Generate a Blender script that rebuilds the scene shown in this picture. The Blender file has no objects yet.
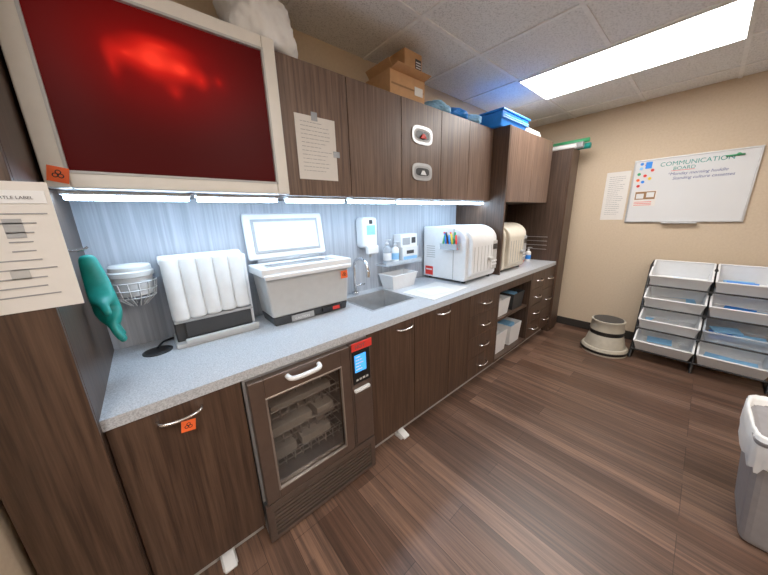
import bpy, bmesh, math, random
from mathutils import Vector, Matrix
random.seed(4)
S=bpy.context.scene
col=S.collection
S.view_settings.view_transform='Standard'
S.view_settings.look='None'
S.view_settings.exposure=0.28
S.view_settings.gamma=1.06

# ---------------------------------------------------------------- materials
def newmat(n):
    m=bpy.data.materials.new(n); m.use_nodes=True
    nt=m.node_tree; b=nt.nodes['Principled BSDF']
    return m,nt,b
def M(n,c,r=0.5,metal=0.0,var=0.06,sc=25,emit=None,es=0,alpha=None,coat=0):
    m,nt,b=newmat(n)
    tc=nt.nodes.new('ShaderNodeTexCoord'); no=nt.nodes.new('ShaderNodeTexNoise')
    no.inputs['Scale'].default_value=sc; no.inputs['Detail'].default_value=3
    nt.links.new(tc.outputs['Object'],no.inputs['Vector'])
    rp=nt.nodes.new('ShaderNodeValToRGB')
    rp.color_ramp.elements[0].position=.3; rp.color_ramp.elements[1].position=.7
    rp.color_ramp.elements[0].color=[x*(1-var) for x in c]+[1]
    rp.color_ramp.elements[1].color=[min(1,x*(1+var)) for x in c]+[1]
    nt.links.new(no.outputs['Fac'],rp.inputs['Fac'])
    nt.links.new(rp.outputs['Color'],b.inputs['Base Color'])
    b.inputs['Roughness'].default_value=r; b.inputs['Metallic'].default_value=metal
    b.inputs['Coat Weight'].default_value=coat
    if emit:
        b.inputs['Emission Color'].default_value=(*emit,1); b.inputs['Emission Strength'].default_value=es
    if alpha is not None: b.inputs['Alpha'].default_value=alpha
    return m
def wood(n,c1,c2,scale=(70,70,2.2),rough=.42,rnd=True):
    m,nt,b=newmat(n); L=nt.links.new
    tc=nt.nodes.new('ShaderNodeTexCoord'); mp=nt.nodes.new('ShaderNodeMapping')
    mp.inputs['Scale'].default_value=scale
    L(tc.outputs['Object'],mp.inputs['Vector'])
    if rnd:
        oi=nt.nodes.new('ShaderNodeObjectInfo'); mu=nt.nodes.new('ShaderNodeMath'); mu.operation='MULTIPLY'; mu.inputs[1].default_value=40
        L(oi.outputs['Random'],mu.inputs[0]); L(mu.outputs[0],mp.inputs['Location'])
    no=nt.nodes.new('ShaderNodeTexNoise'); no.inputs['Scale'].default_value=1; no.inputs['Detail'].default_value=5; no.inputs['Roughness'].default_value=.65
    L(mp.outputs[0],no.inputs['Vector'])
    rp=nt.nodes.new('ShaderNodeValToRGB'); rp.color_ramp.elements[0].position=.36; rp.color_ramp.elements[1].position=.66
    rp.color_ramp.elements[0].color=(*c1,1); rp.color_ramp.elements[1].color=(*c2,1)
    L(no.outputs['Fac'],rp.inputs['Fac']); L(rp.outputs[0],b.inputs['Base Color'])
    b.inputs['Roughness'].default_value=rough
    return m
def speck(n,c1,c2,sc,rough,p0=.35,p1=.6,bump=0):
    m,nt,b=newmat(n); L=nt.links.new
    tc=nt.nodes.new('ShaderNodeTexCoord'); no=nt.nodes.new('ShaderNodeTexNoise')
    no.inputs['Scale'].default_value=sc; no.inputs['Detail'].default_value=4; no.inputs['Roughness'].default_value=.7
    L(tc.outputs['Object'],no.inputs['Vector'])
    rp=nt.nodes.new('ShaderNodeValToRGB'); rp.color_ramp.elements[0].position=p0; rp.color_ramp.elements[1].position=p1
    rp.color_ramp.elements[0].color=(*c1,1); rp.color_ramp.elements[1].color=(*c2,1)
    L(no.outputs['Fac'],rp.inputs['Fac']); L(rp.outputs[0],b.inputs['Base Color'])
    b.inputs['Roughness'].default_value=rough
    if bump:
        bp=nt.nodes.new('ShaderNodeBump'); bp.inputs['Strength'].default_value=bump; bp.inputs['Distance'].default_value=.01
        L(no.outputs['Fac'],bp.inputs['Height']); L(bp.outputs[0],b.inputs['Normal'])
    return m
def floor_mat():
    m,nt,b=newmat('floor_planks'); L=nt.links.new
    tc=nt.nodes.new('ShaderNodeTexCoord'); sp=nt.nodes.new('ShaderNodeSeparateXYZ'); L(tc.outputs['Object'],sp.inputs[0])
    cb=nt.nodes.new('ShaderNodeCombineXYZ'); L(sp.outputs['Y'],cb.inputs['X']); L(sp.outputs['X'],cb.inputs['Y'])
    def brick(w,h,c1,c2,mo,ms):
        br=nt.nodes.new('ShaderNodeTexBrick'); br.offset=.37; br.offset_frequency=3
        br.inputs['Scale'].default_value=1; br.inputs['Brick Width'].default_value=w; br.inputs['Row Height'].default_value=h
        br.inputs['Color1'].default_value=(*c1,1); br.inputs['Color2'].default_value=(*c2,1); br.inputs['Mortar'].default_value=(*mo,1)
        br.inputs['Mortar Size'].default_value=ms
        L(cb.outputs[0],br.inputs['Vector']); return br
    b1=brick(1.2,.125,(.105,.056,.036),(.215,.128,.088),(.05,.028,.02),.0012)
    b2=brick(1.7,.0417,(.72,.72,.74),(1.12,1.1,1.1),(.85,.85,.85),.0003)
    mp=nt.nodes.new('ShaderNodeMapping'); mp.inputs['Scale'].default_value=(1.6,60,1); L(cb.outputs[0],mp.inputs['Vector'])
    no=nt.nodes.new('ShaderNodeTexNoise'); no.inputs['Scale'].default_value=1; no.inputs['Detail'].default_value=7; no.inputs['Roughness'].default_value=.72
    L(mp.outputs[0],no.inputs['Vector'])
    rp=nt.nodes.new('ShaderNodeValToRGB'); rp.color_ramp.elements[0].position=.35; rp.color_ramp.elements[1].position=.68
    rp.color_ramp.elements[0].color=(.42,.42,.44,1); rp.color_ramp.elements[1].color=(1.3,1.27,1.24,1)
    L(no.outputs['Fac'],rp.inputs[0])
    def mul(a,c):
        x=nt.nodes.new('ShaderNodeMix'); x.data_type='RGBA'; x.blend_type='MULTIPLY'; x.inputs['Factor'].default_value=1
        L(a,x.inputs['A']); L(c,x.inputs['B']); return x.outputs['Result']
    o=mul(mul(b1.outputs['Color'],b2.outputs['Color']),rp.outputs[0])
    L(o,b.inputs['Base Color']); b.inputs['Roughness'].default_value=.38
    return m
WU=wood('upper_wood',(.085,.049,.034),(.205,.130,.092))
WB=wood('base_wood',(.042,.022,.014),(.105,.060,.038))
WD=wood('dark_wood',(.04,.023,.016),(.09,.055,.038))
SPL=wood('backsplash_laminate',(.34,.37,.42),(.49,.52,.57),(60,60,1.5),.4,False)
WALL=speck('wall_paint',(.58,.46,.33),(.62,.50,.365),60,.85,bump=.05)
CEIL=speck('ceiling_tile',(.60,.60,.59),(.86,.86,.85),110,.95,.36,.5,.1)
BAR=M('ceiling_grid',(.88,.88,.87),.5)
FLOOR=floor_mat()
CT=speck('countertop_solid_surface',(.33,.35,.38),(.56,.58,.61),190,.3,.36,.58)
BASEB=M('baseboard_vinyl',(.03,.025,.022),.6)
TOE=M('toe_kick',(.46,.45,.44),.45)
WHT=M('white_plastic',(.78,.79,.80),.35,var=.02)
WHT2=M('matte_white',(.70,.70,.69),.6,var=.03)
CREAM=M('cream_plastic',(.66,.61,.51),.4,var=.03)
BEZ=M('bezel_plastic',(.76,.73,.67),.35,var=.02)
GRY=M('grey_plastic',(.36,.37,.38),.45)
LGRY=M('light_grey_plastic',(.48,.48,.47),.4,var=.03)
DRK=M('dark_plastic',(.035,.037,.04),.4)
INNER=M('washer_interior',(.30,.30,.31),.4,.3)
BLK=M('black',(.01,.01,.011),.35)
CHR=M('chrome',(.72,.72,.73),.2,1)
STL=M('brushed_steel',(.52,.53,.54),.38,.75)
BRZ=M('bronze_steel',(.19,.14,.115),.36,.75)
BRZL=M('bronze_steel_light',(.50,.45,.41),.34,.85)
PAP=M('paper',(.72,.69,.65),.8,var=.02)
INK=M('ink',(.10,.10,.11),.8)
INK2=M('ink_print',(.30,.30,.31),.8)
INKB=M('marker_blue',(.04,.07,.25),.7)
ORG=M('orange_label',(.90,.14,.03),.6)
RED=M('red_label',(.70,.04,.03),.55)
TEAL=M('teal_rubber',(.0,.26,.22),.45,var=.15)
BLUE=M('blue_plastic',(.02,.24,.80),.4)
LBLU=M('light_blue_wrap',(.25,.52,.80),.6)
CARD=M('cardboard',(.54,.31,.15),.85)
CARD2=M('cardboard_inside',(.30,.17,.08),.85)
GRN=M('green_plastic',(.05,.35,.15),.5)
YEL=M('yellow',(.8,.55,.05),.5)
BOARD=M('whiteboard_surface',(.68,.69,.70),.25,var=.02,sc=3)
TRASH=M('trash_grey',(.27,.26,.27),.5)
BAGM=M('plastic_bag',(.84,.84,.83),.45,var=.05,sc=18)
KIK=M('stool_beige',(.46,.42,.34),.5)
DISP=M('lcd_blue',(.02,.15,.3),.2,emit=(.06,.33,.9),es=1.2)
LED=M('led_strip_lens',(.9,.9,.9),.5,emit=(.55,.77,1.0),es=21)
PANEL=M('ceiling_lens',(.9,.9,.9),.5,emit=(1.0,.96,.92),es=15)
CLR=M('clear_plastic',(.62,.68,.74),.15,alpha=.45)
def glass_mat():
    m=bpy.data.materials.new('tinted_glass'); m.use_nodes=True; nt=m.node_tree; nt.nodes.clear()
    o=nt.nodes.new('ShaderNodeOutputMaterial'); mx=nt.nodes.new('ShaderNodeMixShader'); t=nt.nodes.new('ShaderNodeBsdfTransparent'); g=nt.nodes.new('ShaderNodeBsdfGlossy')
    t.inputs[0].default_value=(.8,.77,.74,1); g.inputs['Roughness'].default_value=.08; g.inputs['Color'].default_value=(.8,.8,.8,1)
    mx.inputs[0].default_value=.08
    nt.links.new(t.outputs[0],mx.inputs[1]); nt.links.new(g.outputs[0],mx.inputs[2]); nt.links.new(mx.outputs[0],o.inputs[0]); return m
GLASS=glass_mat()
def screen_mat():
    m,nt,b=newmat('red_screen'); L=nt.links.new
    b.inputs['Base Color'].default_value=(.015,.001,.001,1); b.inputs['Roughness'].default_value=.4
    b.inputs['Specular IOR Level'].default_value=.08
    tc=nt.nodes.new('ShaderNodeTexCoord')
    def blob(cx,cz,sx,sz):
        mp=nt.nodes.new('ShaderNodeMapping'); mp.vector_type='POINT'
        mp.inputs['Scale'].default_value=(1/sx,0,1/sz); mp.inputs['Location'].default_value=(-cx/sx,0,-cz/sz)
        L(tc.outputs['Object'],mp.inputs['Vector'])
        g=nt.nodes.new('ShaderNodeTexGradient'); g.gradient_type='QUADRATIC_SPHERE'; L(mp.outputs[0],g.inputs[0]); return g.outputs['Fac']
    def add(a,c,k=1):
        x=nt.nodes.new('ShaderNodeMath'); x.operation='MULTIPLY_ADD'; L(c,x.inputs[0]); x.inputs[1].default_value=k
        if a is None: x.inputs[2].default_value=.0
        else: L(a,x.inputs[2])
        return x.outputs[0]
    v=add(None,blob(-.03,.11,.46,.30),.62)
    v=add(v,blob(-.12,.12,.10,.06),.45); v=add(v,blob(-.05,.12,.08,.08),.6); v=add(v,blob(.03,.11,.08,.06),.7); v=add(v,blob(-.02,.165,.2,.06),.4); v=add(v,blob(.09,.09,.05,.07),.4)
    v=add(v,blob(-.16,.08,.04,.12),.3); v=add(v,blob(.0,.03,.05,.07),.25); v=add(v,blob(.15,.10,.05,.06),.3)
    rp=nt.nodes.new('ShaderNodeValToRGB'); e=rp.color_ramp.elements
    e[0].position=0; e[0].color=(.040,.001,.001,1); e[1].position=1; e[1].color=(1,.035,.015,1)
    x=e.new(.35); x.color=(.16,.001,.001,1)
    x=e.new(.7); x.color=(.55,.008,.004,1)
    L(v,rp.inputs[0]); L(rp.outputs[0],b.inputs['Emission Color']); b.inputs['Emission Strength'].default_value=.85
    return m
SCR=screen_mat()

# ---------------------------------------------------------------- geometry helpers
def fin(n,bm,m,loc=(0,0,0),rot=(0,0,0),bev=0,seg=3,smooth=False,solid=0):
    bmesh.ops.recalc_face_normals(bm,faces=bm.faces)
    me=bpy.data.meshes.new(n); bm.to_mesh(me); bm.free()
    o=bpy.data.objects.new(n,me); col.objects.link(o); o.location=loc; o.rotation_euler=rot
    if m: me.materials.append(m)
    if solid:
        md=o.modifiers.new('s','SOLIDIFY'); md.thickness=solid; md.offset=0
    if bev:
        md=o.modifiers.new('b','BEVEL'); md.width=bev; md.segments=seg; md.limit_method='ANGLE'; md.angle_limit=.5
    if smooth or bev:
        for p in me.polygons: p.use_smooth=True
        if bev:
            md=o.modifiers.new('w','WEIGHTED_NORMAL'); md.keep_sharp=True
    return o
def box(n,x0,x1,y0,y1,z0,z1,m,bev=0,rot=(0,0,0),seg=3):
    bm=bmesh.new(); bmesh.ops.create_cube(bm,size=1)
    for v in bm.verts: v.co.x*=(x1-x0); v.co.y*=(y1-y0); v.co.z*=(z1-z0)
    return fin(n,bm,m,((x0+x1)/2,(y0+y1)/2,(z0+z1)/2),rot,bev,seg)
def boxes(n,L,m,bev=0):
    bm=bmesh.new()
    cx=sum((a[0]+a[1])/2 for a in L)/len(L); cy=sum((a[2]+a[3])/2 for a in L)/len(L); cz=sum((a[4]+a[5])/2 for a in L)/len(L)
    for a in L:
        r=bmesh.ops.create_cube(bm,size=1)
        for v in r['verts']:
            v.co=Vector(((a[0]+a[1])/2-cx+v.co.x*(a[1]-a[0]),(a[2]+a[3])/2-cy+v.co.y*(a[3]-a[2]),(a[4]+a[5])/2-cz+v.co.z*(a[5]-a[4])))
    return fin(n,bm,m,(cx,cy,cz),bev=bev,seg=2)
def cyl(n,c,r,h,m,axis='Z',r2=None,bev=0,seg=32,cap=True):
    bm=bmesh.new(); bmesh.ops.create_cone(bm,cap_ends=cap,segments=seg,radius1=r,radius2=r if r2 is None else r2,depth=h)
    rot={'Z':(0,0,0),'X':(0,math.pi/2,0),'Y':(math.pi/2,0,0)}[axis] if isinstance(axis,str) else axis
    o=fin(n,bm,m,c,rot,bev)
    for p in o.data.polygons: p.use_smooth = len(p.vertices)==4
    return o
def lathe(n,pts,c,m,seg=40,sq=1,smooth=True):
    bm=bmesh.new(); rings=[]
    for r,z in pts:
        rings.append([bm.verts.new((r*math.cos(2*math.pi*i/seg),r*sq*math.sin(2*math.pi*i/seg),z)) for i in range(seg)])
    for a,b in zip(rings,rings[1:]):
        for i in range(seg): bm.faces.new((a[i],a[(i+1)%seg],b[(i+1)%seg],b[i]))
    bm.faces.new(rings[0]); bm.faces.new(rings[-1])
    o=fin(n,bm,m,c,smooth=smooth)
    md=o.modifiers.new('e','EDGE_SPLIT'); md.split_angle=math.radians(40)
    return o
def frus(n,cx,cy,z0,z1,w0,d0,w1,d1,m,open_top=False,solid=0,bev=0,loc0=None,rot=(0,0,0),sx=0,sy=0):
    bm=bmesh.new(); h=(z1-z0)/2
    B=[bm.verts.new((sa*w0/2,sb*d0/2,-h)) for sa,sb in((-1,-1),(1,-1),(1,1),(-1,1))]
    T=[bm.verts.new((sa*w1/2+sx,sb*d1/2+sy,h)) for sa,sb in((-1,-1),(1,-1),(1,1),(-1,1))]
    bm.faces.new(B)
    if not open_top: bm.faces.new(T)
    for i in range(4): bm.faces.new((B[i],B[(i+1)%4],T[(i+1)%4],T[i]))
    o=fin(n,bm,m,(cx,cy,(z0+z1)/2),rot,0,3)
    if bev:
        md=o.modifiers.new('b','BEVEL'); md.width=bev; md.segments=3; md.limit_method='ANGLE'; md.angle_limit=.5
    if solid:
        md=o.modifiers.new('s','SOLIDIFY'); md.thickness=solid; md.offset=0
    return o
def prof(n,pts,x0,x1,m,bev=0):
    bm=bmesh.new(); cy=sum(p[0] for p in pts)/len(pts); cz=sum(p[1] for p in pts)/len(pts); w=(x1-x0)/2
    A=[bm.verts.new((-w,y-cy,z-cz)) for y,z in pts]; B=[bm.verts.new((w,y-cy,z-cz)) for y,z in pts]
    bm.faces.new(A); bm.faces.new(B); k=len(pts)
    for i in range(k): bm.faces.new((A[i],A[(i+1)%k],B[(i+1)%k],B[i]))
    return fin(n,bm,m,((x0+x1)/2,cy,cz),bev=bev)
def tomesh(n,cu,c):
    t=bpy.data.objects.new(n+'_c',cu); me=bpy.data.meshes.new_from_object(t); me.name=n
    bpy.data.objects.remove(t)
    for p in me.polygons: p.use_smooth=True
    o=bpy.data.objects.new(n,me); col.objects.link(o); o.location=c; return o
def tube(n,pts,r,m,cyc=False,res=6):
    cu=bpy.data.curves.new(n,'CURVE'); cu.dimensions='3D'; cu.bevel_depth=r; cu.bevel_resolution=3; cu.use_fill_caps=True
    sp=cu.splines.new('NURBS' if len(pts)>2 and res else 'POLY'); sp.points.add(len(pts)-1)
    c=Vector((0,0,0))
    for p in pts: c+=Vector(p)
    c/=len(pts)
    for q,p in zip(sp.points,pts): q.co=(*(Vector(p)-c),1)
    sp.use_cyclic_u=cyc
    if sp.type=='NURBS': sp.order_u=3; sp.use_endpoint_u=True; sp.resolution_u=res
    cu.materials.append(m); return tomesh(n,cu,c)
def poly(n,pts,r,m,cyc=False): return tube(n,pts,r,m,cyc,0)
def wires(n,segs,r,m):
    cu=bpy.data.curves.new(n,'CURVE'); cu.dimensions='3D'; cu.bevel_depth=r; cu.bevel_resolution=1
    c=Vector((0,0,0)); k=0
    for s in segs:
        for p in s: c+=Vector(p); k+=1
    c/=k
    for s in segs:
        sp=cu.splines.new('POLY'); sp.points.add(len(s)-1)
        for q,p in zip(sp.points,s): q.co=(*(Vector(p)-c),1)
    cu.materials.append(m); return tomesh(n,cu,c)
def text(n,t,loc,size,m,rot=(math.pi/2,0,0),shear=0):
    cu=bpy.data.curves.new(n,'FONT'); cu.body=t; cu.size=size; cu.extrude=.0003; cu.align_x='LEFT'; cu.shear=shear
    cu.materials.append(m); o=bpy.data.objects.new(n,cu); col.objects.link(o); o.location=loc; o.rotation_euler=rot; return o
def group(n,parts,loc=None,rot=(0,0,0)):
    e=bpy.data.objects.new(n,None); col.objects.link(e); e.empty_display_size=.05
    if loc is None:
        c=Vector((0,0,0))
        for p in parts: c+=p.location
        c/=len(parts)
        for p in parts: p.location-=c
        loc=c
    for p in parts: p.parent=e
    e.location=loc; e.rotation_euler=rot
    return e
def paper(n,loc,w,h,lines=10,rot=(0,0,0),m=PAP,title=None,tm=INK,margin=.12,ink=INK2,tape=False):
    P=[box('sheet',0,w,-.0012,0,0,h,m)]
    L=[]
    z=h*(.9 if not title else .8)
    for i in range(lines):
        zz=z-i*(z-h*.08)/lines
        xx=w*margin; end=w*(margin+(1-2*margin)*random.uniform(.6,1))
        while xx<end:
            ww=random.uniform(.04,.13)*w
            L.append((xx,min(xx+ww,end),-.0018,-.0012,zz-h*.004,zz+h*.004)); xx+=ww+.02*w
    if L: P.append(boxes('print',L,ink))
    if tape: P.append(boxes('tape',[(w*.4,w*.55,-.0022,-.0012,h-.02,h+.02),(w-.02,w+.02,-.0022,-.0012,h*.4,h*.5)],CLR))
    if title: P.append(text('title',title,(w*margin,-.0013,h*.87),w*.11,tm))
    return group(n,P,loc,rot)
def biohaz(n,loc,s,rot=(0,0,0),m=ORG):
    P=[box('tag',-s/2,s/2,-.001,0,-s/2,s/2,m)]
    for a in (90,210,330):
        x=math.cos(math.radians(a))*s*.15; z=math.sin(math.radians(a))*s*.15
        bm=bmesh.new(); r=s*.15
        A=[bm.verts.new((x+r*math.cos(t*math.pi/8),-.0016,z+r*math.sin(t*math.pi/8))) for t in range(16)]
        B=[bm.verts.new((x+r*.62*math.cos(t*math.pi/8),-.0016,z+r*.62*math.sin(t*math.pi/8))) for t in range(16)]
        for i in range(16): bm.faces.new((A[i],A[(i+1)%16],B[(i+1)%16],B[i]))
        P.append(fin('lobe',bm,BLK))
    return group(n,P,loc,rot)

# ---------------------------------------------------------------- room shell
YW=1.78; XW=4.15; H=2.58; YN=YW+.004
box('floor',-1.7,XW+.1,-2.2,YN+.1,-.06,0,FLOOR)
box('ceiling',-1.7,XW+.1,-2.2,YN+.1,H,H+.06,CEIL)
box('wall_north',-.5,XW+.1,YN,YN+.1,0,H,WALL)
box('wall_east',XW,XW+.1,-2.2,YN,0,H,WALL)
box('wall_west',-.53,-.43,.72,YN,0,H,WALL)
box('wall_west_return',-1.7,-.53,.72,.82,0,H,WALL)
box('wall_back',-1.7,-1.6,-2.2,.72,0,H,WALL)
box('wall_south',-1.6,XW,-2.2,-2.1,0,H,WALL)
box('baseboard_east',XW-.012,XW,-2.1,YW,0,.10,BASEB,.003)
box('baseboard_south',-1.6,XW-.012,-2.1,-2.088,0,.10,BASEB,.003)
g=[]
x=2.62-.61*6
while x<XW:
    g.append((x-.012,x+.012,-2.1,YW,H-.008,H)); x+=.61
y=.03-.61*3
while y<YW:
    g.append((-1.6,XW,y-.012,y+.012,H-.0075,H)); y+=.61
boxes('trim_ceiling_grid',g,BAR)
def light(x0,y0):
    x1=x0+.61;y1=y0+1.22
    group('ceiling_light_panel',[box('lens',x0+.012,x1-.012,y0+.012,y1-.012,H-.014,H-.009,PANEL),
        boxes('frame',[(x0,x0+.012,y0,y1,H-.018,H-.008),(x1-.012,x1,y0,y1,H-.018,H-.008),(x0+.012,x1-.012,y0,y0+.012,H-.018,H-.008),(x0+.012,x1-.012,y1-.012,y1,H-.018,H-.008)],WHT)])
light(2.62,.03); light(.79,-1.80); light(-.43-.61,-1.19)  # first panel is in view; other two are unseen, added for extra light

# ---------------------------------------------------------------- casework
CZ=.914
box('backsplash',-.21,2.55,YW-.012,YW,CZ,1.615,SPL)
group('tall_cabinet',[box('carcass',-.41,-.21,1.105,YW,0,2.4,WD),box('front_panel',-.41,-.21,1.085,1.103,0.02,2.4,WB,.002)])
sx0,sx1,sy0,sy1=1.03,1.42,1.32,1.66
xe=3.72; CF=1.122
boxes('countertop',[(-.21,sx0,CF,YW,CZ-.04,CZ),(sx1,xe,CF,YW,CZ-.04,CZ),(sx0,sx1,CF,sy0,CZ-.04,CZ),(sx0,sx1,sy1,YW,CZ-.04,CZ)],CT)
def basin():
    bm=bmesh.new(); d=.19
    T=[bm.verts.new(v) for v in((sx0,sy0,CZ-.004),(sx1,sy0,CZ-.004),(sx1,sy1,CZ-.004),(sx0,sy1,CZ-.004))]
    i=.015
    B=[bm.verts.new(v) for v in((sx0+i,sy0+i,CZ-d),(sx1-i,sy0+i,CZ-d),(sx1-i,sy1-i,CZ-d),(sx0+i,sy1-i,CZ-d))]
    bm.faces.new(B)
    for k in range(4): bm.faces.new((T[k],T[(k+1)%4],B[(k+1)%4],B[k]))
    return fin('basin',bm,STL)
group('sink',[basin(),cyl('drain',((sx0+sx1)/2,(sy0+sy1)/2,CZ-.186),.04,.006,CHR),
   boxes('rim',[(sx0-.012,sx1+.012,sy0-.012,sy0,CZ,CZ+.003),(sx0-.012,sx1+.012,sy1,sy1+.012,CZ,CZ+.003),(sx0-.012,sx0,sy0,sy1,CZ,CZ+.003),(sx1,sx1+.012,sy0,sy1,CZ,CZ+.003)],STL)])
fx=1.17
group('faucet',[cyl('base',(fx,1.715,CZ+.013),.026,.024,CHR,bev=.004),tube('spout',[(fx,1.715,CZ+.02),(fx,1.715,CZ+.17),(fx,1.71,CZ+.27),(fx,1.62,CZ+.30),(fx,1.55,CZ+.27),(fx,1.54,CZ+.20)],.012,CHR),
   cyl('spray_head',(fx,1.54,CZ+.19),.017,.05,CHR,bev=.003),cyl('lever',(fx+.05,1.715,CZ+.07),.007,.09,CHR,'X')])
def handle(x,z,w=.14,y=1.10):
    return tube('handle',[(x-w/2,y+.025,z),(x-w/2,y-.0,z),(x-w*.2,y-.012,z-.004),(x+w*.2,y-.012,z-.004),(x+w/2,y,z),(x+w/2,y+.025,z)],.006,CHR)
DY0,DY1=1.128,1.148
def base(n,x0,x1,fronts,carc=True,top=.874,sinkc=False):
    P=[]
    if carc:
        P.append(box('carcass',x0,x1,DY1+.001,YW,.10,.70 if sinkc else .8735,WD))
    P.append(box('toe_kick',x0,x1,1.20,1.215,0,.10,TOE))
    for (a,b,z0,z1,hx) in fronts:
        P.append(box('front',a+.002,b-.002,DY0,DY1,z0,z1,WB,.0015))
        if hx is not None: P.append(handle(hx,z1-.035 if z1-z0>.3 else (z0+z1)/2,min(.13,(b-a)*.5)))
    return group(n,P)
base('base_cabinet',-.209,.185,[(-.209,.185,.105,.87,-.02)])
base('base_cabinet',.83,1.60,[(.83,1.215,.105,.87,1.11),(1.215,1.60,.105,.87,1.50)],sinkc=True)
base('base_cabinet',1.601,1.859,[(1.601,1.859,.105,.87,None)])
def drawers(x0,x1,zs):
    return base('drawer_cabinet',x0,x1,[(x0,x1,a,b-.004,(x0+x1)/2) for a,b in zip(zs,zs[1:])])
drawers(1.86,2.329,[.105,.30,.49,.68,.872])
drawers(3.061,3.399,[.105,.30,.49,.68,.872]); drawers(3.40,3.719,[.105,.36,.62,.872])
group('open_shelf_cabinet',[boxes('carcass',[(2.33,2.35,DY0,YW,.10,.8735),(3.04,3.06,DY0,YW,.10,.8735),(2.35,3.04,DY0,YW,.10,.12),(2.35,3.04,1.76,YW,.12,.8735),(2.35,3.04,DY0+.02,1.76,.50,.52),(2.35,3.04,DY0,DY0+.02,.80,.8735)],WD),
   box('toe_kick',2.33,3.06,1.20,1.215,0,.10,TOE)])
for i,(x,z) in enumerate([(2.53,.522),(2.86,.522),(2.53,.122),(2.86,.122)]):
    h=.17 if z>.3 else .22
    P=[frus('bin',x,1.31,z,z+h,.22,.26,.25,.29,WHT if i!=1 else DRK,True,.004)]
    P.append(box('contents',x-.09,x+.09,1.22,1.40,z+.01,z+h-.02,LBLU if i%2 else WHT2,.01))
    group('storage_bin',P)
def washer():
    x0,x1=.19,.825; P=[]
    P.append(boxes('housing',[(x0,x0+.02,1.13,1.72,.03,.868),(x1-.13,x1,1.13,1.72,.03,.868),(x0+.02,x1-.13,1.60,1.72,.03,.868),(x0+.02,x1-.13,1.13,1.60,.848,.868),(x0+.02,x1-.13,1.13,1.60,.03,.25)],INNER))
    a,b,z0,z1=.20,.685,.235,.862
    P.append(boxes('door_frame',[(a,a+.06,1.09,1.128,z0,z1),(b-.055,b,1.09,1.128,z0,z1),(a+.06,b-.055,1.09,1.128,z0,z0+.055),(a+.06,b-.055,1.09,1.128,z1-.095,z1)],BRZ,.003))
    P.append(boxes('window_trim',[(a+.057,a+.065,1.086,1.10,z0+.05,z1-.09),(b-.060,b-.052,1.086,1.10,z0+.05,z1-.09),(a+.057,b-.052,1.086,1.10,z0+.048,z0+.056),(a+.057,b-.052,1.086,1.10,z1-.096,z1-.088)],BRZL,.002))
    P.append(box('glass',a+.061,b-.056,1.104,1.108,z0+.056,z1-.096,GLASS))
    P.append(tube('door_handle',[(.36,1.09,.838),(.36,1.062,.836),(.39,1.055,.832),(.48,1.055,.832),(.51,1.062,.836),(.51,1.09,.838)],.011,WHT))
    seg=[]
    for z in (.34,.47,.60,.71):
        for y in [1.17+.05*i for i in range(8)]: seg.append([(.24,y,z),(.67,y,z)])
        for xx in [.24+.043*i for i in range(11)]: seg.append([(xx,1.15,z+.05),(xx,1.15,z),(xx,1.54,z)])
        seg.append([(.24,1.15,z+.05),(.67,1.15,z+.05)])
    P.append(wires('rack_wires',seg,.003,STL))
    P.append(boxes('cassettes',[(.27,.40,1.2,1.5,.345,.39),(.43,.60,1.2,1.5,.345,.39),(.28,.5,1.2,1.5,.475,.52),(.3,.62,1.2,1.5,.605,.64),(.52,.62,1.18,1.5,.475,.53)],LGRY,.004))
    P.append(box('control_column',.69,x1,1.095,1.13,.235,.862,BRZ,.003))
    P.append(box('control_panel',.70,x1-.012,1.088,1.096,.63,.82,BLK,.003))
    P.append(box('display',.712,.785,1.0865,1.09,.70,.80,DISP))
    P.append(boxes('display_text',[(.718,.718+.03+.01*(i%3),1.0855,1.0866,.785-.018*i,.790-.018*i) for i in range(5)],WHT))
    P.append(boxes('buttons',[(.715+.022*i,.729+.022*i,1.085,1.09,.65,.66) for i in range(4)],LGRY))
    P.append(box('column_handle',.70,.80,1.075,1.094,.585,.602,WHT,.004))
    P.append(box('column_door',.70,x1-.01,1.088,1.096,.25,.57,BRZ,.003))
    P.append(box('grille_backing',x0,x1,1.11,1.13,.015,.228,DRK))
    P.append(boxes('grille',[(x0,x1,1.092,1.11,.20,.228),(x0,x1,1.092,1.11,.015,.035),(x0,x0+.03,1.092,1.11,.035,.20),(x1-.03,x1,1.092,1.11,.035,.20)]+[(x0+.03,x1-.03,1.095,1.11,.048+.022*i,.060+.022*i) for i in range(7)],BRZ,.001))
    for a in (x0+.05,x1-.05):
        for b2 in (1.16,1.65): P.append(cyl('foot',(a,b2,.015),.018,.03,BLK))
    return group('instrument_washer',P)
washer()
group('warning_label',[box('sticker',.695,.825,1.083,1.087,.828,.872,RED),text('t','HOT',(.715,1.0825,.838),.03,INK)])
biohaz('biohazard_label',(-.005,1.080,.805),.042,(0,.15,0))
for xx in(.02,1.11):
    group('foot_pedal',[box('pedal',xx-.025,xx+.025,1.10,1.19,.03,.045,WHT,.005,(.25,0,0)),box('base',xx-.03,xx+.03,1.13,1.195,0,.03,WHT,.004)])

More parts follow.
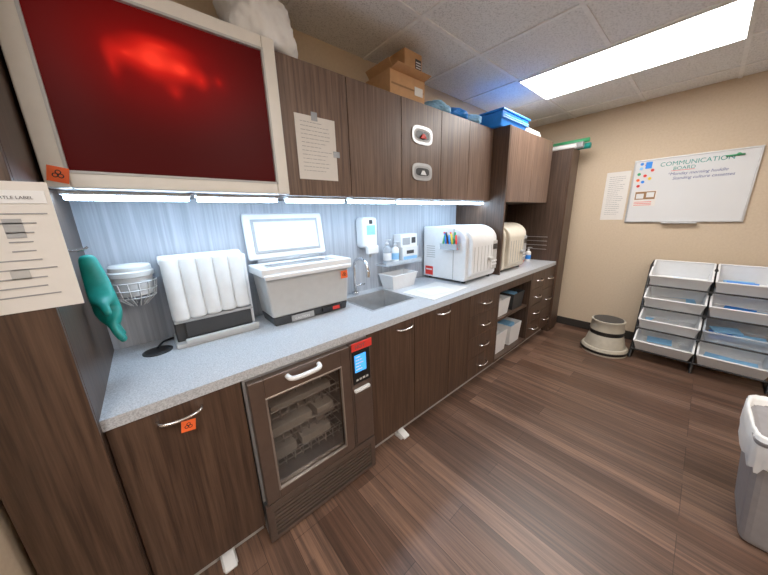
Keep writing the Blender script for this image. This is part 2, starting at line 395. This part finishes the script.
# upper cabinets
UZ0,UZ1=1.615,2.235
def upper(n,x0,x1,doors,y=1.40,z0=UZ0,z1=UZ1):
    P=[box('carcass',x0,x1,y+.021,YW,z0,z1,WD)]
    for a,b in doors: P.append(box('door',a+.0025,b-.0025,y,y+.02,z0+.002,z1-.002,WU,.0015))
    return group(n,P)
upper('upper_cabinet',-.209,.574,[(-.209,.18),(.18,.574)])
upper('upper_cabinet',.575,1.384,[(.575,.97),(.97,1.384)])
upper('upper_cabinet',1.385,1.799,[(1.385,1.799)])
upper('upper_cabinet',1.80,2.549,[(1.80,2.17),(2.17,2.549)])
box('divider_panel',2.55,2.575,1.25,YW,CZ,UZ1,WB)
upper('deep_upper_cabinet',2.576,3.56,[(2.576,3.07),(3.07,3.56)],1.25,1.60,UZ1)
box('niche_back_panel',2.576,3.72,YW-.012,YW,CZ,1.60,WD)
group('pantry_cabinet',[box('carcass',3.722,3.96,1.12,YW,0,2.17,WD),box('front',3.722,3.96,1.10,1.119,.05,2.17,WB,.002)])
for z in (2.035,1.80):
    cx=1.585
    def oval(a,b,y,d,m,n):
        bm=bmesh.new(); k=32; A=[];B=[]
        for i in range(k):
            t=2*math.pi*i/k; c,s=math.cos(t),math.sin(t)
            px=a*math.copysign(abs(c)**.6,c); pz=b*math.copysign(abs(s)**.6,s)
            A.append(bm.verts.new((px,0,pz))); B.append(bm.verts.new((px,-d,pz)))
        bm.faces.new(A); bm.faces.new(B)
        for i in range(k): bm.faces.new((A[i],A[(i+1)%k],B[(i+1)%k],B[i]))
        return fin(n,bm,m,(cx,y,z))
    group('glove_dispenser_plate',[oval(.105,.058,1.40,.006,STL,'bezel'),oval(.085,.040,1.394,.001,GRY,'recess'),oval(.07,.026,1.393,.001,DRK,'slot'),
        frus('tissue',cx,1.385,z-.02,z+.008,.06,.006,.02,.004,WHT if z<1.9 else RED)])
for a,b in((-.19,.18),(.20,.55),(.60,.95),(1.0,1.36),(1.42,1.77),(1.84,2.15),(2.2,2.53)):
    group('under_cabinet_light',[box('housing',a,b,1.44,1.51,1.604,1.614,WHT),box('lens',a+.008,b-.008,1.442,1.505,1.588,1.6038,LED)])

# ---------------------------------------------------------------- television
tx0,tx1,tz0,tz1=-.20,.572,1.617,2.245
def tv():
    P=[]
    f=.055
    P.append(boxes('bezel',[(tx0,tx0+f,1.345,1.392,tz0,tz1),(tx1-f,tx1,1.345,1.392,tz0,tz1),(tx0+f,tx1-f,1.345,1.392,tz0,tz0+.048),(tx0+f,tx1-f,1.345,1.392,tz1-.05,tz1)],BEZ,.006))
    P.append(boxes('inner_trim',[(tx0+f-.004,tx0+f+.004,1.343,1.36,tz0+.045,tz1-.047),(tx1-f-.004,tx1-f+.004,1.343,1.36,tz0+.045,tz1-.047),(tx0+f,tx1-f,1.343,1.36,tz0+.045,tz0+.053),(tx0+f,tx1-f,1.343,1.36,tz1-.055,tz1-.047)],LGRY))
    P.append(box('back',tx0+.01,tx1-.01,1.372,1.396,tz0+.01,tz1-.01,DRK))
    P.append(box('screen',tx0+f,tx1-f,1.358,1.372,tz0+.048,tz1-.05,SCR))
    return group('television',P)
tv()
biohaz('biohazard_label',(-.165,1.340,1.655),.046,(0,.2,0))
paper('notice_sheet',(.655,1.398,1.70),.225,.30,13,tape=True)
L=[]
for i in range(10):
    L.append((-.30+(.055 if i in(2,3,4) else 0),-.30+random.uniform(.09,.13),1.0785,1.08,1.53-.022*i,1.533-.022*i))
group('notice_sheet',[box('sheet',-.40,-.157,1.080,1.083,1.295,1.605,PAP),boxes('print',L,INK2),boxes('header',[(-.39,-.165,1.0778,1.0795,1.555,1.585)],WHT),
   text('title','TURTLE LABEL',(-.250,1.077,1.565),.0100,INK),box('photo',-.245,-.215,1.0785,1.08,1.475,1.52,GRY),box('tape',-.26,-.23,1.0785,1.08,1.375,1.40,LGRY)])

# ---------------------------------------------------------------- things on the counter
def glove():
    bm=bmesh.new()
    sk=bm.verts.layers.skin.verify()
    def V(p,r,ry=None):
        v=bm.verts.new(p); v[sk].radius=(r,r if ry is None else ry); return v
    a=V((0,0,.17),.024,.02); b=V((0,.0,.10),.034,.022); c=V((0,0,.0),.043,.024); d=V((0,-.005,-.07),.045,.024)
    a[sk].use_root=True
    bm.edges.new((a,b)); bm.edges.new((b,c)); bm.edges.new((c,d))
    for i,(yy,L) in enumerate([(-.036,.06),(-.012,.072),(.012,.07),(.034,.05)]):
        e=V((0,yy,-.10),.013); f=V((.004,yy*1.15,-.10-L*.5),.012); h=V((.012,yy*1.2,-.10-L),.010)
        bm.edges.new((d,e)); bm.edges.new((e,f)); bm.edges.new((f,h))
    t1=V((.0,-.055,-.02),.015); t2=V((.006,-.075,-.065),.012); bm.edges.new((c,t1)); bm.edges.new((t1,t2))
    o=fin('glove_body',bm,TEAL)
    o.modifiers.new('sk','SKIN').use_smooth_shade=True
    md=o.modifiers.new('ss','SUBSURF'); md.levels=2; md.render_levels=2
    o.location=(-.155,1.41,1.235); o.rotation_euler=(-.22,-.10,0)
    h=tube('hook',[(-.209,1.45,1.415),(-.18,1.45,1.41),(-.16,1.45,1.425)],.004,CHR)
    return group('rubber_glove',[o,h])
glove()
def tub():
    cx,cy=-.075,1.665; P=[]
    P.append(lathe('tub',[(.065,1.19),(.072,1.27),(.074,1.275)],(cx,cy,0),WHT))
    P.append(lathe('lid',[(.080,1.276),(.080,1.295),(.074,1.30),(.074,1.318),(.068,1.325),(.03,1.328)],(cx,cy,0),WHT2))
    seg=[]
    for z,r in((1.25,.083),(1.215,.078),(1.18,.07)):
        seg.append([(cx+r*math.cos(t*math.pi/12),cy+r*math.sin(t*math.pi/12),z) for t in range(25)])
    for t in range(14):
        a=t*2*math.pi/14; seg.append([(cx+.083*math.cos(a),cy+.083*math.sin(a),1.25),(cx+.07*math.cos(a),cy+.07*math.sin(a),1.18),(cx+.03*math.cos(a),cy+.03*math.sin(a),1.14)])
    seg.append([(cx,cy+.083,1.25),(cx,YW-.013,1.25)])
    seg.append([(cx-.05,cy+.07,1.18),(cx-.05,YW-.013,1.18)])
    P.append(wires('wire_holder',seg,.0025,WHT))
    P.append(box('mount_plate',cx-.04,cx+.04,YW-.018,YW-.012,1.16,1.27,WHT,.003))
    return group('wipes_holder',P)
tub()
group('countertop_waste_port',[lathe('ring',[(.058,0),(.058,.004),(.05,.006)],(-.05,1.60,CZ),DRK),cyl('hole',(-.05,1.60,CZ+.0065),.047,.002,BLK),
   tube('cord',[(-.05,1.62,CZ+.009),(-.03,1.66,CZ+.02),(.0,1.70,CZ+.012),(.03,1.73,CZ+.006)],.005,BLK)])
def ribbed():
    P=[]
    P.append(prof('body',[(1.745,CZ+.01),(1.745,1.31),(1.63,1.31),(1.585,1.03),(1.585,CZ+.01)],.03,.375,DRK,.006))
    P.append(box('tray',.02,.395,1.545,1.745,CZ,CZ+.022,LGRY,.006))
    P.append(box('tray_lip',.06,.395,1.535,1.56,CZ+.018,CZ+.04,LGRY,.004))
    P.append(box('drip_front',.07,.37,1.565,1.59,CZ+.04,1.04,DRK,.004))
    P.append(box('shelf',.03,.38,1.555,1.60,1.035,1.05,GRY,.004))
    for i in range(5):
        x=.065+.068*i
        P.append(cyl('roll',(x,1.588,1.195),.037,.30-.004*i,WHT2,(-.10,0,0),bev=.014,seg=32))
    P.append(prof('top_cover',[(1.745,1.31),(1.745,1.345),(1.65,1.352),(1.62,1.335),(1.62,1.31)],.025,.38,WHT,.008))
    P.append(box('end_cap',.372,.392,1.60,1.745,.94,1.33,WHT,.006))
    return group('handpiece_maintenance_unit',P)
ribbed()
def ultra():
    P=[]; x0,x1,y0,y1=.445,.965,1.49,1.70
    cx,cy=(x0+x1)/2,(y0+y1)/2
    P.append(frus('base',cx,cy,CZ,CZ+.05,.47,.19,.49,.20,DRK,bev=.005))
    P.append(frus('body',cx,cy,CZ+.05,1.205,.49,.205,.53,.225,LGRY,bev=.012))
    P.append(boxes('rim',[(x0-.02,x1+.02,y0-.02,y0+.03,1.205,1.25),(x0-.02,x1+.02,y1-.01,y1+.02,1.205,1.25),(x0-.02,x0+.03,y0+.03,y1-.01,1.205,1.25),(x1-.05,x1+.02,y0+.03,y1-.01,1.205,1.25)],WHT,.006))
    P.append(box('tank_floor',x0+.03,x1-.05,y0+.03,y1-.01,1.207,1.215,STL))
    P.append(box('basket',x0+.06,x1-.09,y0+.045,y1-.025,1.215,1.245,CHR,.004))
    P.append(box('front_ledge',x0-.01,x1+.01,y0-.033,y0-.012,1.19,1.215,WHT,.006))
    lid=box('lid',x0-.01,x1-.03,-.014,.014,-.135,.135,WHT,.013); lid.location=(cx-.02,y1+.03,1.405); lid.rotation_euler=(-.13,0,0)
    P.append(lid)
    li=box('lid_inner',x0+.03,x1-.07,-.004,.004,-.10,.10,GRY,.003); li.location=(cx-.02,y1+.013,1.407); li.rotation_euler=(-.13,0,0)
    P.append(li)
    lp=box('lid_panel',x0+.045,x1-.085,-.003,.003,-.085,.085,WHT2,.002); lp.location=(cx-.02,y1+.009,1.407); lp.rotation_euler=(-.13,0,0)
    P.append(lp)
    P.append(cyl('hinge',(cx-.02,y1+.018,1.262),.012,.40,GRY,'X'))
    P.append(box('switch_panel',.76,.90,y0-.008,y0+.002,CZ+.012,CZ+.045,BLK,.003))
    P.append(box('switch',.83,.88,y0-.012,y0-.006,CZ+.018,CZ+.04,RED,.002))
    return group('ultrasonic_cleaner',P)
ultra()
biohaz('biohazard_label',(.925,1.472,1.15),.05,m=ORG)
group('warning_label',[box('sticker',.56,.70,1.484,1.4865,CZ+.010,CZ+.045,GRY),text('t','CAUTION',(.58,1.4838,CZ+.018),.02,WHT)])
group('soap_dispenser',[box('body',1.235,1.375,1.66,YW-.013,1.27,1.50,WHT,.025),box('push_bar',1.25,1.36,1.635,1.67,1.225,1.29,WHT,.012),box('label',1.265,1.345,1.657,1.661,1.37,1.44,LBLU),box('window',1.29,1.32,1.656,1.661,1.45,1.48,DRK),cyl('nozzle',(1.305,1.68,1.215),.012,.03,LGRY)])
group('storage_bin',[frus('bin',1.585,1.66,CZ+.002,CZ+.12,.24,.13,.29,.17,WHT,True,.004),box('contents',1.50,1.67,1.62,1.70,CZ+.01,CZ+.085,WHT2,.01),
    boxes('rim',[(1.435,1.735,1.57,1.58,CZ+.112,CZ+.122),(1.435,1.735,1.74,1.75,CZ+.112,CZ+.122),(1.435,1.445,1.58,1.74,CZ+.112,CZ+.122),(1.725,1.735,1.58,1.74,CZ+.112,CZ+.122)],WHT,.003)])
def pump(x,y,z,r,h,m,lab):
    return group('pump_bottle',[lathe('bottle',[(r,z),(r,z+h*.6),(r*.85,z+h*.68),(r*.35,z+h*.74),(r*.35,z+h*.8)],(x,y,0),m),cyl('label',(x,y,z+h*.3),r*1.01,h*.3,lab,cap=False),
        cyl('collar',(x,y,z+h*.83),r*.4,h*.07,WHT),cyl('stem',(x,y,z+h*.92),.004,h*.14,WHT),box('nozzle',x-.012,x+.012,y-.04,y+.01,z+h*.97,z+h,WHT,.003)])
group('wall_shelf',[box('shelf',1.43,1.86,1.64,YW-.013,1.105,1.118,CLR,.003),boxes('lip',[(1.43,1.86,1.636,1.64,1.105,1.14)],CLR)])
pump(1.50,1.70,1.119,.035,.20,CLR,WHT); pump(1.59,1.70,1.119,.032,.18,WHT,LBLU)
group('glove_box',[box('box',1.65,1.84,1.67,1.76,1.119,1.24,WHT2,.002),box('label',1.66,1.83,1.6685,1.67,1.125,1.16,LBLU),box('slot',1.70,1.79,1.6685,1.67,1.18,1.21,DRK)])
group('glove_box',[box('box',1.63,1.83,1.67,1.76,1.241,1.35,WHT,.002),box('label',1.65,1.74,1.6685,1.67,1.26,1.32,GRY),box('slot',1.76,1.81,1.6685,1.67,1.27,1.32,DRK)])
group('counter_mat',[box('mat',1.46,1.93,1.19,1.50,CZ,CZ+.004,WHT2,.001,(0,0,.06)),box('sheet',1.55,1.80,1.24,1.42,CZ+.0042,CZ+.006,WHT,0,(0,0,-.2))])
def autoclave(x0,x1,main,trim,extra=True):
    P=[]; z0=CZ+.02; z1=1.40; yf=1.24; yb=1.74
    r=.13; pts=[(yb,z0),(yb,z1)]
    yy=yf+.11
    pts+= [(yy+.10-(.10+.075)*math.sin(t*math.pi/2/8)*1.0, z1-r*(1-math.cos(t*math.pi/2/8))) for t in range(0,9)]
    pts+=[(yf+.035,z0+.03),(yf+.05,z0)]
    P.append(prof('body',pts,x0,x1,main,.012))
    dx0,dx1=x0+.035,x1-.13
    k=[(yf+.11-(.115)*math.sin(t*math.pi/2/8), z1-.025-.12*(1-math.cos(t*math.pi/2/8))) for t in range(0,9)]
    P.append(prof('door',[(yf+.13,z1-.025)]+k+[(yf-.005,z0+.07),(yf+.02,z0+.04),(yf+.13,z0+.04)],dx0,dx1,main,.014))
    P.append(boxes('door_ribs',[(dx0+.03+i*.055,dx0+.036+i*.055,yf-.007,yf,z0+.08,z1-.17) for i in range(7) if dx0+.036+i*.055<dx1-.01],trim))
    P.append(prof('side_seam',[(yf+.155,z0+.01),(yf+.165,z0+.01),(yf+.165,z1-.01),(yf+.155,z1-.012)],x0-.0015,x0+.002,trim))
    P.append(box('control_panel',x1-.115,x1-.015,yf+.018,yf+.05,z0+.06,z1-.14,trim,.006))
    P.append(box('display',x1-.105,x1-.03,yf+.014,yf+.02,z1-.22,z1-.17,BLK))
    P.append(boxes('buttons',[(x1-.10+.03*(i%3),x1-.08+.03*(i%3),yf+.013,yf+.02,z0+.10+.03*(i//3),z0+.115+.03*(i//3)) for i in range(6)],WHT))
    P.append(box('door_handle',dx1-.09,dx1-.02,yf-.03,yf,z0+.16,z0+.19,trim,.01))
    for a in (x0+.05,x1-.05):
        for b in (yf+.08,yb-.05): P.append(cyl('foot',(a,b,CZ+.01),.018,.02,BLK))
    P.append(boxes('vents',[(x0-.001,x0+.002,1.60,1.70,1.12+.02*i,1.128+.02*i) for i in range(6)],trim))
    return group('autoclave',P)
autoclave(2.0,2.51,WHT,LGRY); autoclave(2.66,3.16,CREAM,GRY)
P=[boxes('cup',[(1.938,1.942,1.33,1.50,1.21,1.26),(1.942,1.998,1.33,1.334,1.21,1.26),(1.942,1.998,1.496,1.50,1.21,1.26),(1.942,1.998,1.334,1.496,1.21,1.214)],CLR,.001)]
cs=[RED,BLUE,GRN,BLK,YEL,RED,BLUE,GRN,BLK,ORG,BLUE,RED,GRN,YEL]
for i in range(14):
    P.append(cyl('pen',(1.957+.016*(i%2),1.345+.0108*i,1.275+.012*(i%3)),.0085,.12,cs[i],(random.uniform(-.3,.3),random.uniform(-.15,.05),0),seg=12))
group('pen_holder',P)
group('warning_label',[box('sticker',1.9955,1.9975,1.62,1.71,.955,1.035,RED),box('band',1.9945,1.996,1.63,1.70,1.0,1.012,WHT)])
group('wall_rack',[boxes('rack',[(3.715,3.7205,1.25,1.55,1.05+.05*i,1.056+.05*i) for i in range(4)],STL)])
group('supply_box',[box('box',3.30,3.48,1.40,1.55,CZ,CZ+.07,RED,.003),box('lid',3.295,3.485,1.395,1.555,CZ+.0701,CZ+.085,WHT,.003)])
pump(3.58,1.40,CZ,.03,.17,WHT,BLUE)

# ---------------------------------------------------------------- things on top of cabinets
def blob(n,c,s,m,seed=0,amp=.18):
    from mathutils import noise
    bm=bmesh.new(); bmesh.ops.create_icosphere(bm,subdivisions=5,radius=1)
    for v in bm.verts:
        p=v.co.copy(); k=1+amp*noise.noise(p*1.5+Vector((seed,0,0)))+amp*.5*abs(noise.noise(p*4+Vector((seed,3,0))))+amp*.18*abs(noise.noise(p*11+Vector((seed,3,0))))
        v.co=p*k
        v.co.z=max(v.co.z,-.72)
        v.co.x*=s[0]; v.co.y*=s[1]; v.co.z*=s[2]
    return fin(n,bm,m,c,smooth=True)
group('plastic_bag',[blob('bag',(.575,1.51,2.247+.72*.16),(.155,.13,.16),BAGM,3,.3),tube('knot',[(.59,1.50,2.47),(.61,1.49,2.50),(.64,1.51,2.50)],.014,BAGM)])
BX=.09
P=[frus('carton',1.40+BX,1.56,UZ1+.002,UZ1+.15,.32,.24,.32,.24,CARD,True,.004)]
def flap(n,c,sx,sy,rot,m=CARD): 
    o=box(n,-sx/2,sx/2,-sy/2,sy/2,-.002,.002,m); o.location=c; o.rotation_euler=rot; return o
P.append(flap('flap_a',(1.40+BX,1.41,UZ1+.155),.31,.07,(-.2,0,0)))
P.append(flap('flap_b',(1.26+BX,1.56,UZ1+.175),.08,.23,(0,.9,0)))
P.append(box('inner_box',1.39+BX,1.555+BX,1.46,1.62,UZ1+.01,UZ1+.31,CARD,.002))
P.append(boxes('label',[(1.49+BX,1.545+BX,1.458,1.46,UZ1+.21,UZ1+.275)],DRK)); P.append(boxes('label_text',[(1.495+BX,1.54+BX,1.456,1.458,UZ1+.223+.015*i,UZ1+.229+.015*i) for i in range(3)],WHT))
P.append(box('front_label',1.46+BX,1.54+BX,1.437,1.439,UZ1+.05,UZ1+.10,WHT2))
P.append(box('front_tape',1.25+BX,1.55+BX,1.4375,1.44,UZ1+.07,UZ1+.08,CARD2))
group('cardboard_box',P)
group('wrapped_supplies',[blob('pack',(1.86,1.53,UZ1+.72*.055),(.13,.12,.055),LBLU,5),blob('pack',(2.08,1.50,UZ1+.72*.05),(.12,.10,.05),BLUE,8),blob('pack',(1.97,1.60,UZ1+.72*.07),(.10,.09,.07),WHT2,2),blob('pack',(2.30,1.50,UZ1+.72*.05),(.10,.1,.05),LBLU,11)])
group('storage_tub',[frus('tub',2.74,1.46,UZ1+.001,UZ1+.11,.46,.28,.52,.34,BLUE,False,0,.01),box('lid',2.47,3.01,1.28,1.64,UZ1+.1101,UZ1+.128,BLUE,.006),boxes('ribs',[(2.49,2.99,1.285,1.295,UZ1+.06,UZ1+.066),(2.49,2.99,1.283,1.293,UZ1+.075,UZ1+.08)],LBLU)])
group('tray_stack',[box('tray',3.06,3.34,1.30,1.58,UZ1+.001,UZ1+.05,WHT2,.008),box('tray',3.08,3.36,1.32,1.6,UZ1+.051,UZ1+.08,WHT,.008)])
group('rolled_wrap',[cyl('roll',(3.84,1.22,2.17+.035),.035,.36,GRY,'Y',bev=.004),cyl('roll',(3.91,1.20,2.17+.03),.03,.42,TEAL,'Y',bev=.004),cyl('roll',(3.77,1.24,2.17+.025),.025,.30,WHT2,'Y'),cyl('roll',(3.875,1.20,2.255),.022,.40,GRN,'Y')])

# ---------------------------------------------------------------- far wall
RZ=(0,0,-math.pi/2)
def whiteboard():
    w,h=.83,.64; P=[box('panel',.012,w-.012,-.012,0,.012,h-.012,BOARD)]
    P.append(boxes('frame',[(0,w,-.018,0,0,.014),(0,w,-.018,0,h-.014,h),(0,.014,-.018,0,.014,h-.014),(w-.014,w,-.018,0,.014,h-.014)],STL,.002))
    P.append(text('heading','COMMUNICATION',(.20,-.0125,.555),.056,TEAL)); P.append(text('heading','BOARD',(.30,-.0125,.51),.045,TEAL))
    P.append(boxes('underline',[(.29,.45,-.013,-.012,.502,.506)],RED))
    P.append(text('note','*Monday morning huddle',(.27,-.0125,.462),.038,INKB,shear=.2)); P.append(text('note','Standing cul' 'ture cassettes',(.31,-.0125,.418),.038,INKB,shear=.2))
    P.append(box('photo',.04,.22,-.0135,-.012,.17,.33,PAP)); P.append(boxes('photo_detail',[(.05,.21,-.0142,-.0135,.24,.32)],CARD2)); P.append(boxes('photo_detail',[(.06,.12,-.015,-.0142,.25,.30),(.14,.2,-.015,-.0142,.26,.31)],WHT2))
    P.append(boxes('photo_detail',[(.05,.19,-.0142,-.0135,.18+.016*i,.185+.016*i) for i in range(3)],RED))
    for i,(x,z,m) in enumerate([(.06,.60,BLUE),(.10,.585,RED),(.06,.555,LBLU),(.15,.53,RED),(.05,.50,GRN),(.10,.48,RED),(.05,.44,ORG),(.70,.59,GRN),(.09,.42,BLUE),(.06,.38,RED),(.14,.45,YEL)]):
        P.append(cyl('magnet',(x,-.015,z),.014,.006,m,'Y',seg=20))
    P.append(box('bottle_magnet',.09,.14,-.02,-.012,.55,.615,BLUE,.004))
    P.append(cyl('marker',(.68,-.022,.585),.007,.11,GRN,(0,math.pi/2,0),seg=12))
    P.append(box('marker_tray',.3,.55,-.05,0,-.012,.0,STL,.002))
    return group('whiteboard',P,(XW-.001,.62,1.36),RZ)
whiteboard()
paper('notice_sheet',(XW-.001,.85,1.39),.21,.52,20,RZ,margin=.15)

def rack():
    P=[]; xs0,xs1=3.74,4.08
    ys=[.30,-.13,-.56]
    for y in ys:
        P.append(poly('post_back',[(xs1,y,.0),(xs1,y,.96)],.013,BLK))
        P.append(poly('post_front',[(xs0-.12,y,.0),(xs0-.02,y,.24),(xs0+.16,y,.93),(xs1,y,.96)],.013,BLK))
        P.append(poly('foot',[(xs0-.12,y,.012),(xs1,y,.012)],.012,BLK))
    for z in (.30,.62,.93): P.append(poly('cross_rail',[(xs1,ys[0],z),(xs1,ys[2],z)],.009,DRK))
    for i in range(4): P.append(poly('front_rail',[(3.765-.055*i+.0,ys[0],.715-.215*i+.04),(3.765-.055*i,ys[2],.715-.215*i+.04)],.008,BLK))
    cont=[LBLU,WHT2,LBLU,WHT2,WHT2,LBLU,BLUE,LBLU]
    k=0; TL=-.40
    for c in range(2):
        yc=(ys[c]+ys[c+1])/2
        for i in range(4):
            z=.85-.215*i; x=3.91-.055*i
            mm=WHT if not (c==1 and i in(2,)) else CLR
            b=frus('bin',x,yc,z-.08,z+.07,.23,.36,.31,.405,mm,True,.005)
            b.rotation_euler=(0,TL,0); P.append(b)
            R=Matrix.Rotation(TL,4,'Y')
            for (dx,dy,sx,sy) in ((-.155,0,.014,.41),(.155,0,.014,.41),(0,-.202,.31,.014),(0,.202,.31,.014)):
                o=box('rim',-sx/2,sx/2,-sy/2,sy/2,-.006,.006,mm,.002); o.rotation_euler=(0,TL,0)
                o.location=Vector((x,yc,z))+(R@Vector((dx,dy,.072))); P.append(o)
            for j in range(3 if (c+i)%2 else 2):
                o=box('pouch',-.05,.05,-.09,.09,-.006,.006,cont[(k+j)%8],.002)
                o.rotation_euler=(0,TL+.1*j,random.uniform(-.4,.4)); o.location=Vector((x,yc,z))+(R@Vector((random.uniform(-.03,.03),random.uniform(-.08,.08),-.06+.018*j))); P.append(o)
            k+=1
    return group('bin_rack',P)
rack()
cx,cy=3.62,.52
group('rolling_step_stool',[
  lathe('base_skirt',[(.205,.0),(.205,.05),(.195,.07),(.18,.075)],(cx,cy,0),KIK),
  lathe('bumper',[(.208,.018),(.212,.03),(.208,.045)],(cx,cy,0),BLK),
  lathe('lower_cone',[(.18,.075),(.150,.20),(.148,.205)],(cx,cy,0),KIK),
  lathe('middle_band',[(.148,.205),(.146,.25)],(cx,cy,0),BLK),
  lathe('upper_cone',[(.150,.25),(.140,.335),(.145,.345),(.145,.36),(.13,.362)],(cx,cy,0),KIK),
  lathe('tread',[(.13,.362),(.128,.366)],(cx,cy,0),DRK)])
def trash():
    cx,cy=1.985,-.475; d=-.05
    P=[frus('can',cx,cy,0,.60+d,.32,.26,.42,.36,TRASH,True,.006,.03),
       frus('rim',cx,cy,.575+d,.60+d,.43,.37,.44,.38,TRASH,True,.008,.03)]
    bm=bmesh.new(); n=64; rings=[]
    for r,(z,k) in enumerate([(.47,1.035),(.51,1.06),(.56,1.075),(.615,1.07),(.625,1.03),(.60,.97),(.50,.93),(.40,.90)]):
        ring=[]
        for i in range(n):
            t=2*math.pi*i/n; c,s=math.cos(t),math.sin(t)
            px=math.copysign(abs(c)**.35,c)*.215*k; py=math.copysign(abs(s)**.35,s)*.185*k
            wv=1+ .012*math.sin(i*2.3+r)+.01*math.sin(i*.9)
            ring.append(bm.verts.new((px*wv,py*wv,d+z+(.02*math.sin(i*.7)+.012*math.sin(i*1.9) if r==0 else 0))))
        rings.append(ring)
    for a,b in zip(rings,rings[1:]):
        for i in range(n): bm.faces.new((a[i],a[(i+1)%n],b[(i+1)%n],b[i]))
    P.append(fin('liner',bm,BAGM,(cx,cy,0),smooth=True))
    P.append(blob('liner_inside',(cx,cy,.40),(.15,.12,.07),BAGM,9))
    return group('trash_can',P)
trash()

# ---------------------------------------------------------------- world & camera
w=bpy.data.worlds.new('world'); S.world=w; w.use_nodes=True
w.node_tree.nodes['Background'].inputs[0].default_value=(.5,.55,.6,1); w.node_tree.nodes['Background'].inputs[1].default_value=.1
cam=bpy.data.cameras.new('camera'); co=bpy.data.objects.new('camera',cam); col.objects.link(co)
cam.sensor_width=36; cam.lens=36*273/768; cam.clip_start=.02
R=Vector((.755,-.655,-.0285)).normalized(); F=Vector((.629,.7358,-.251)).normalized()
R=(R-F*R.dot(F)).normalized(); U=R.cross(F).normalized()
mt=Matrix(((R.x,U.x,-F.x,0),(R.y,U.y,-F.y,0),(R.z,U.z,-F.z,1.5),(0,0,0,1)))
co.matrix_world=mt
S.camera=co
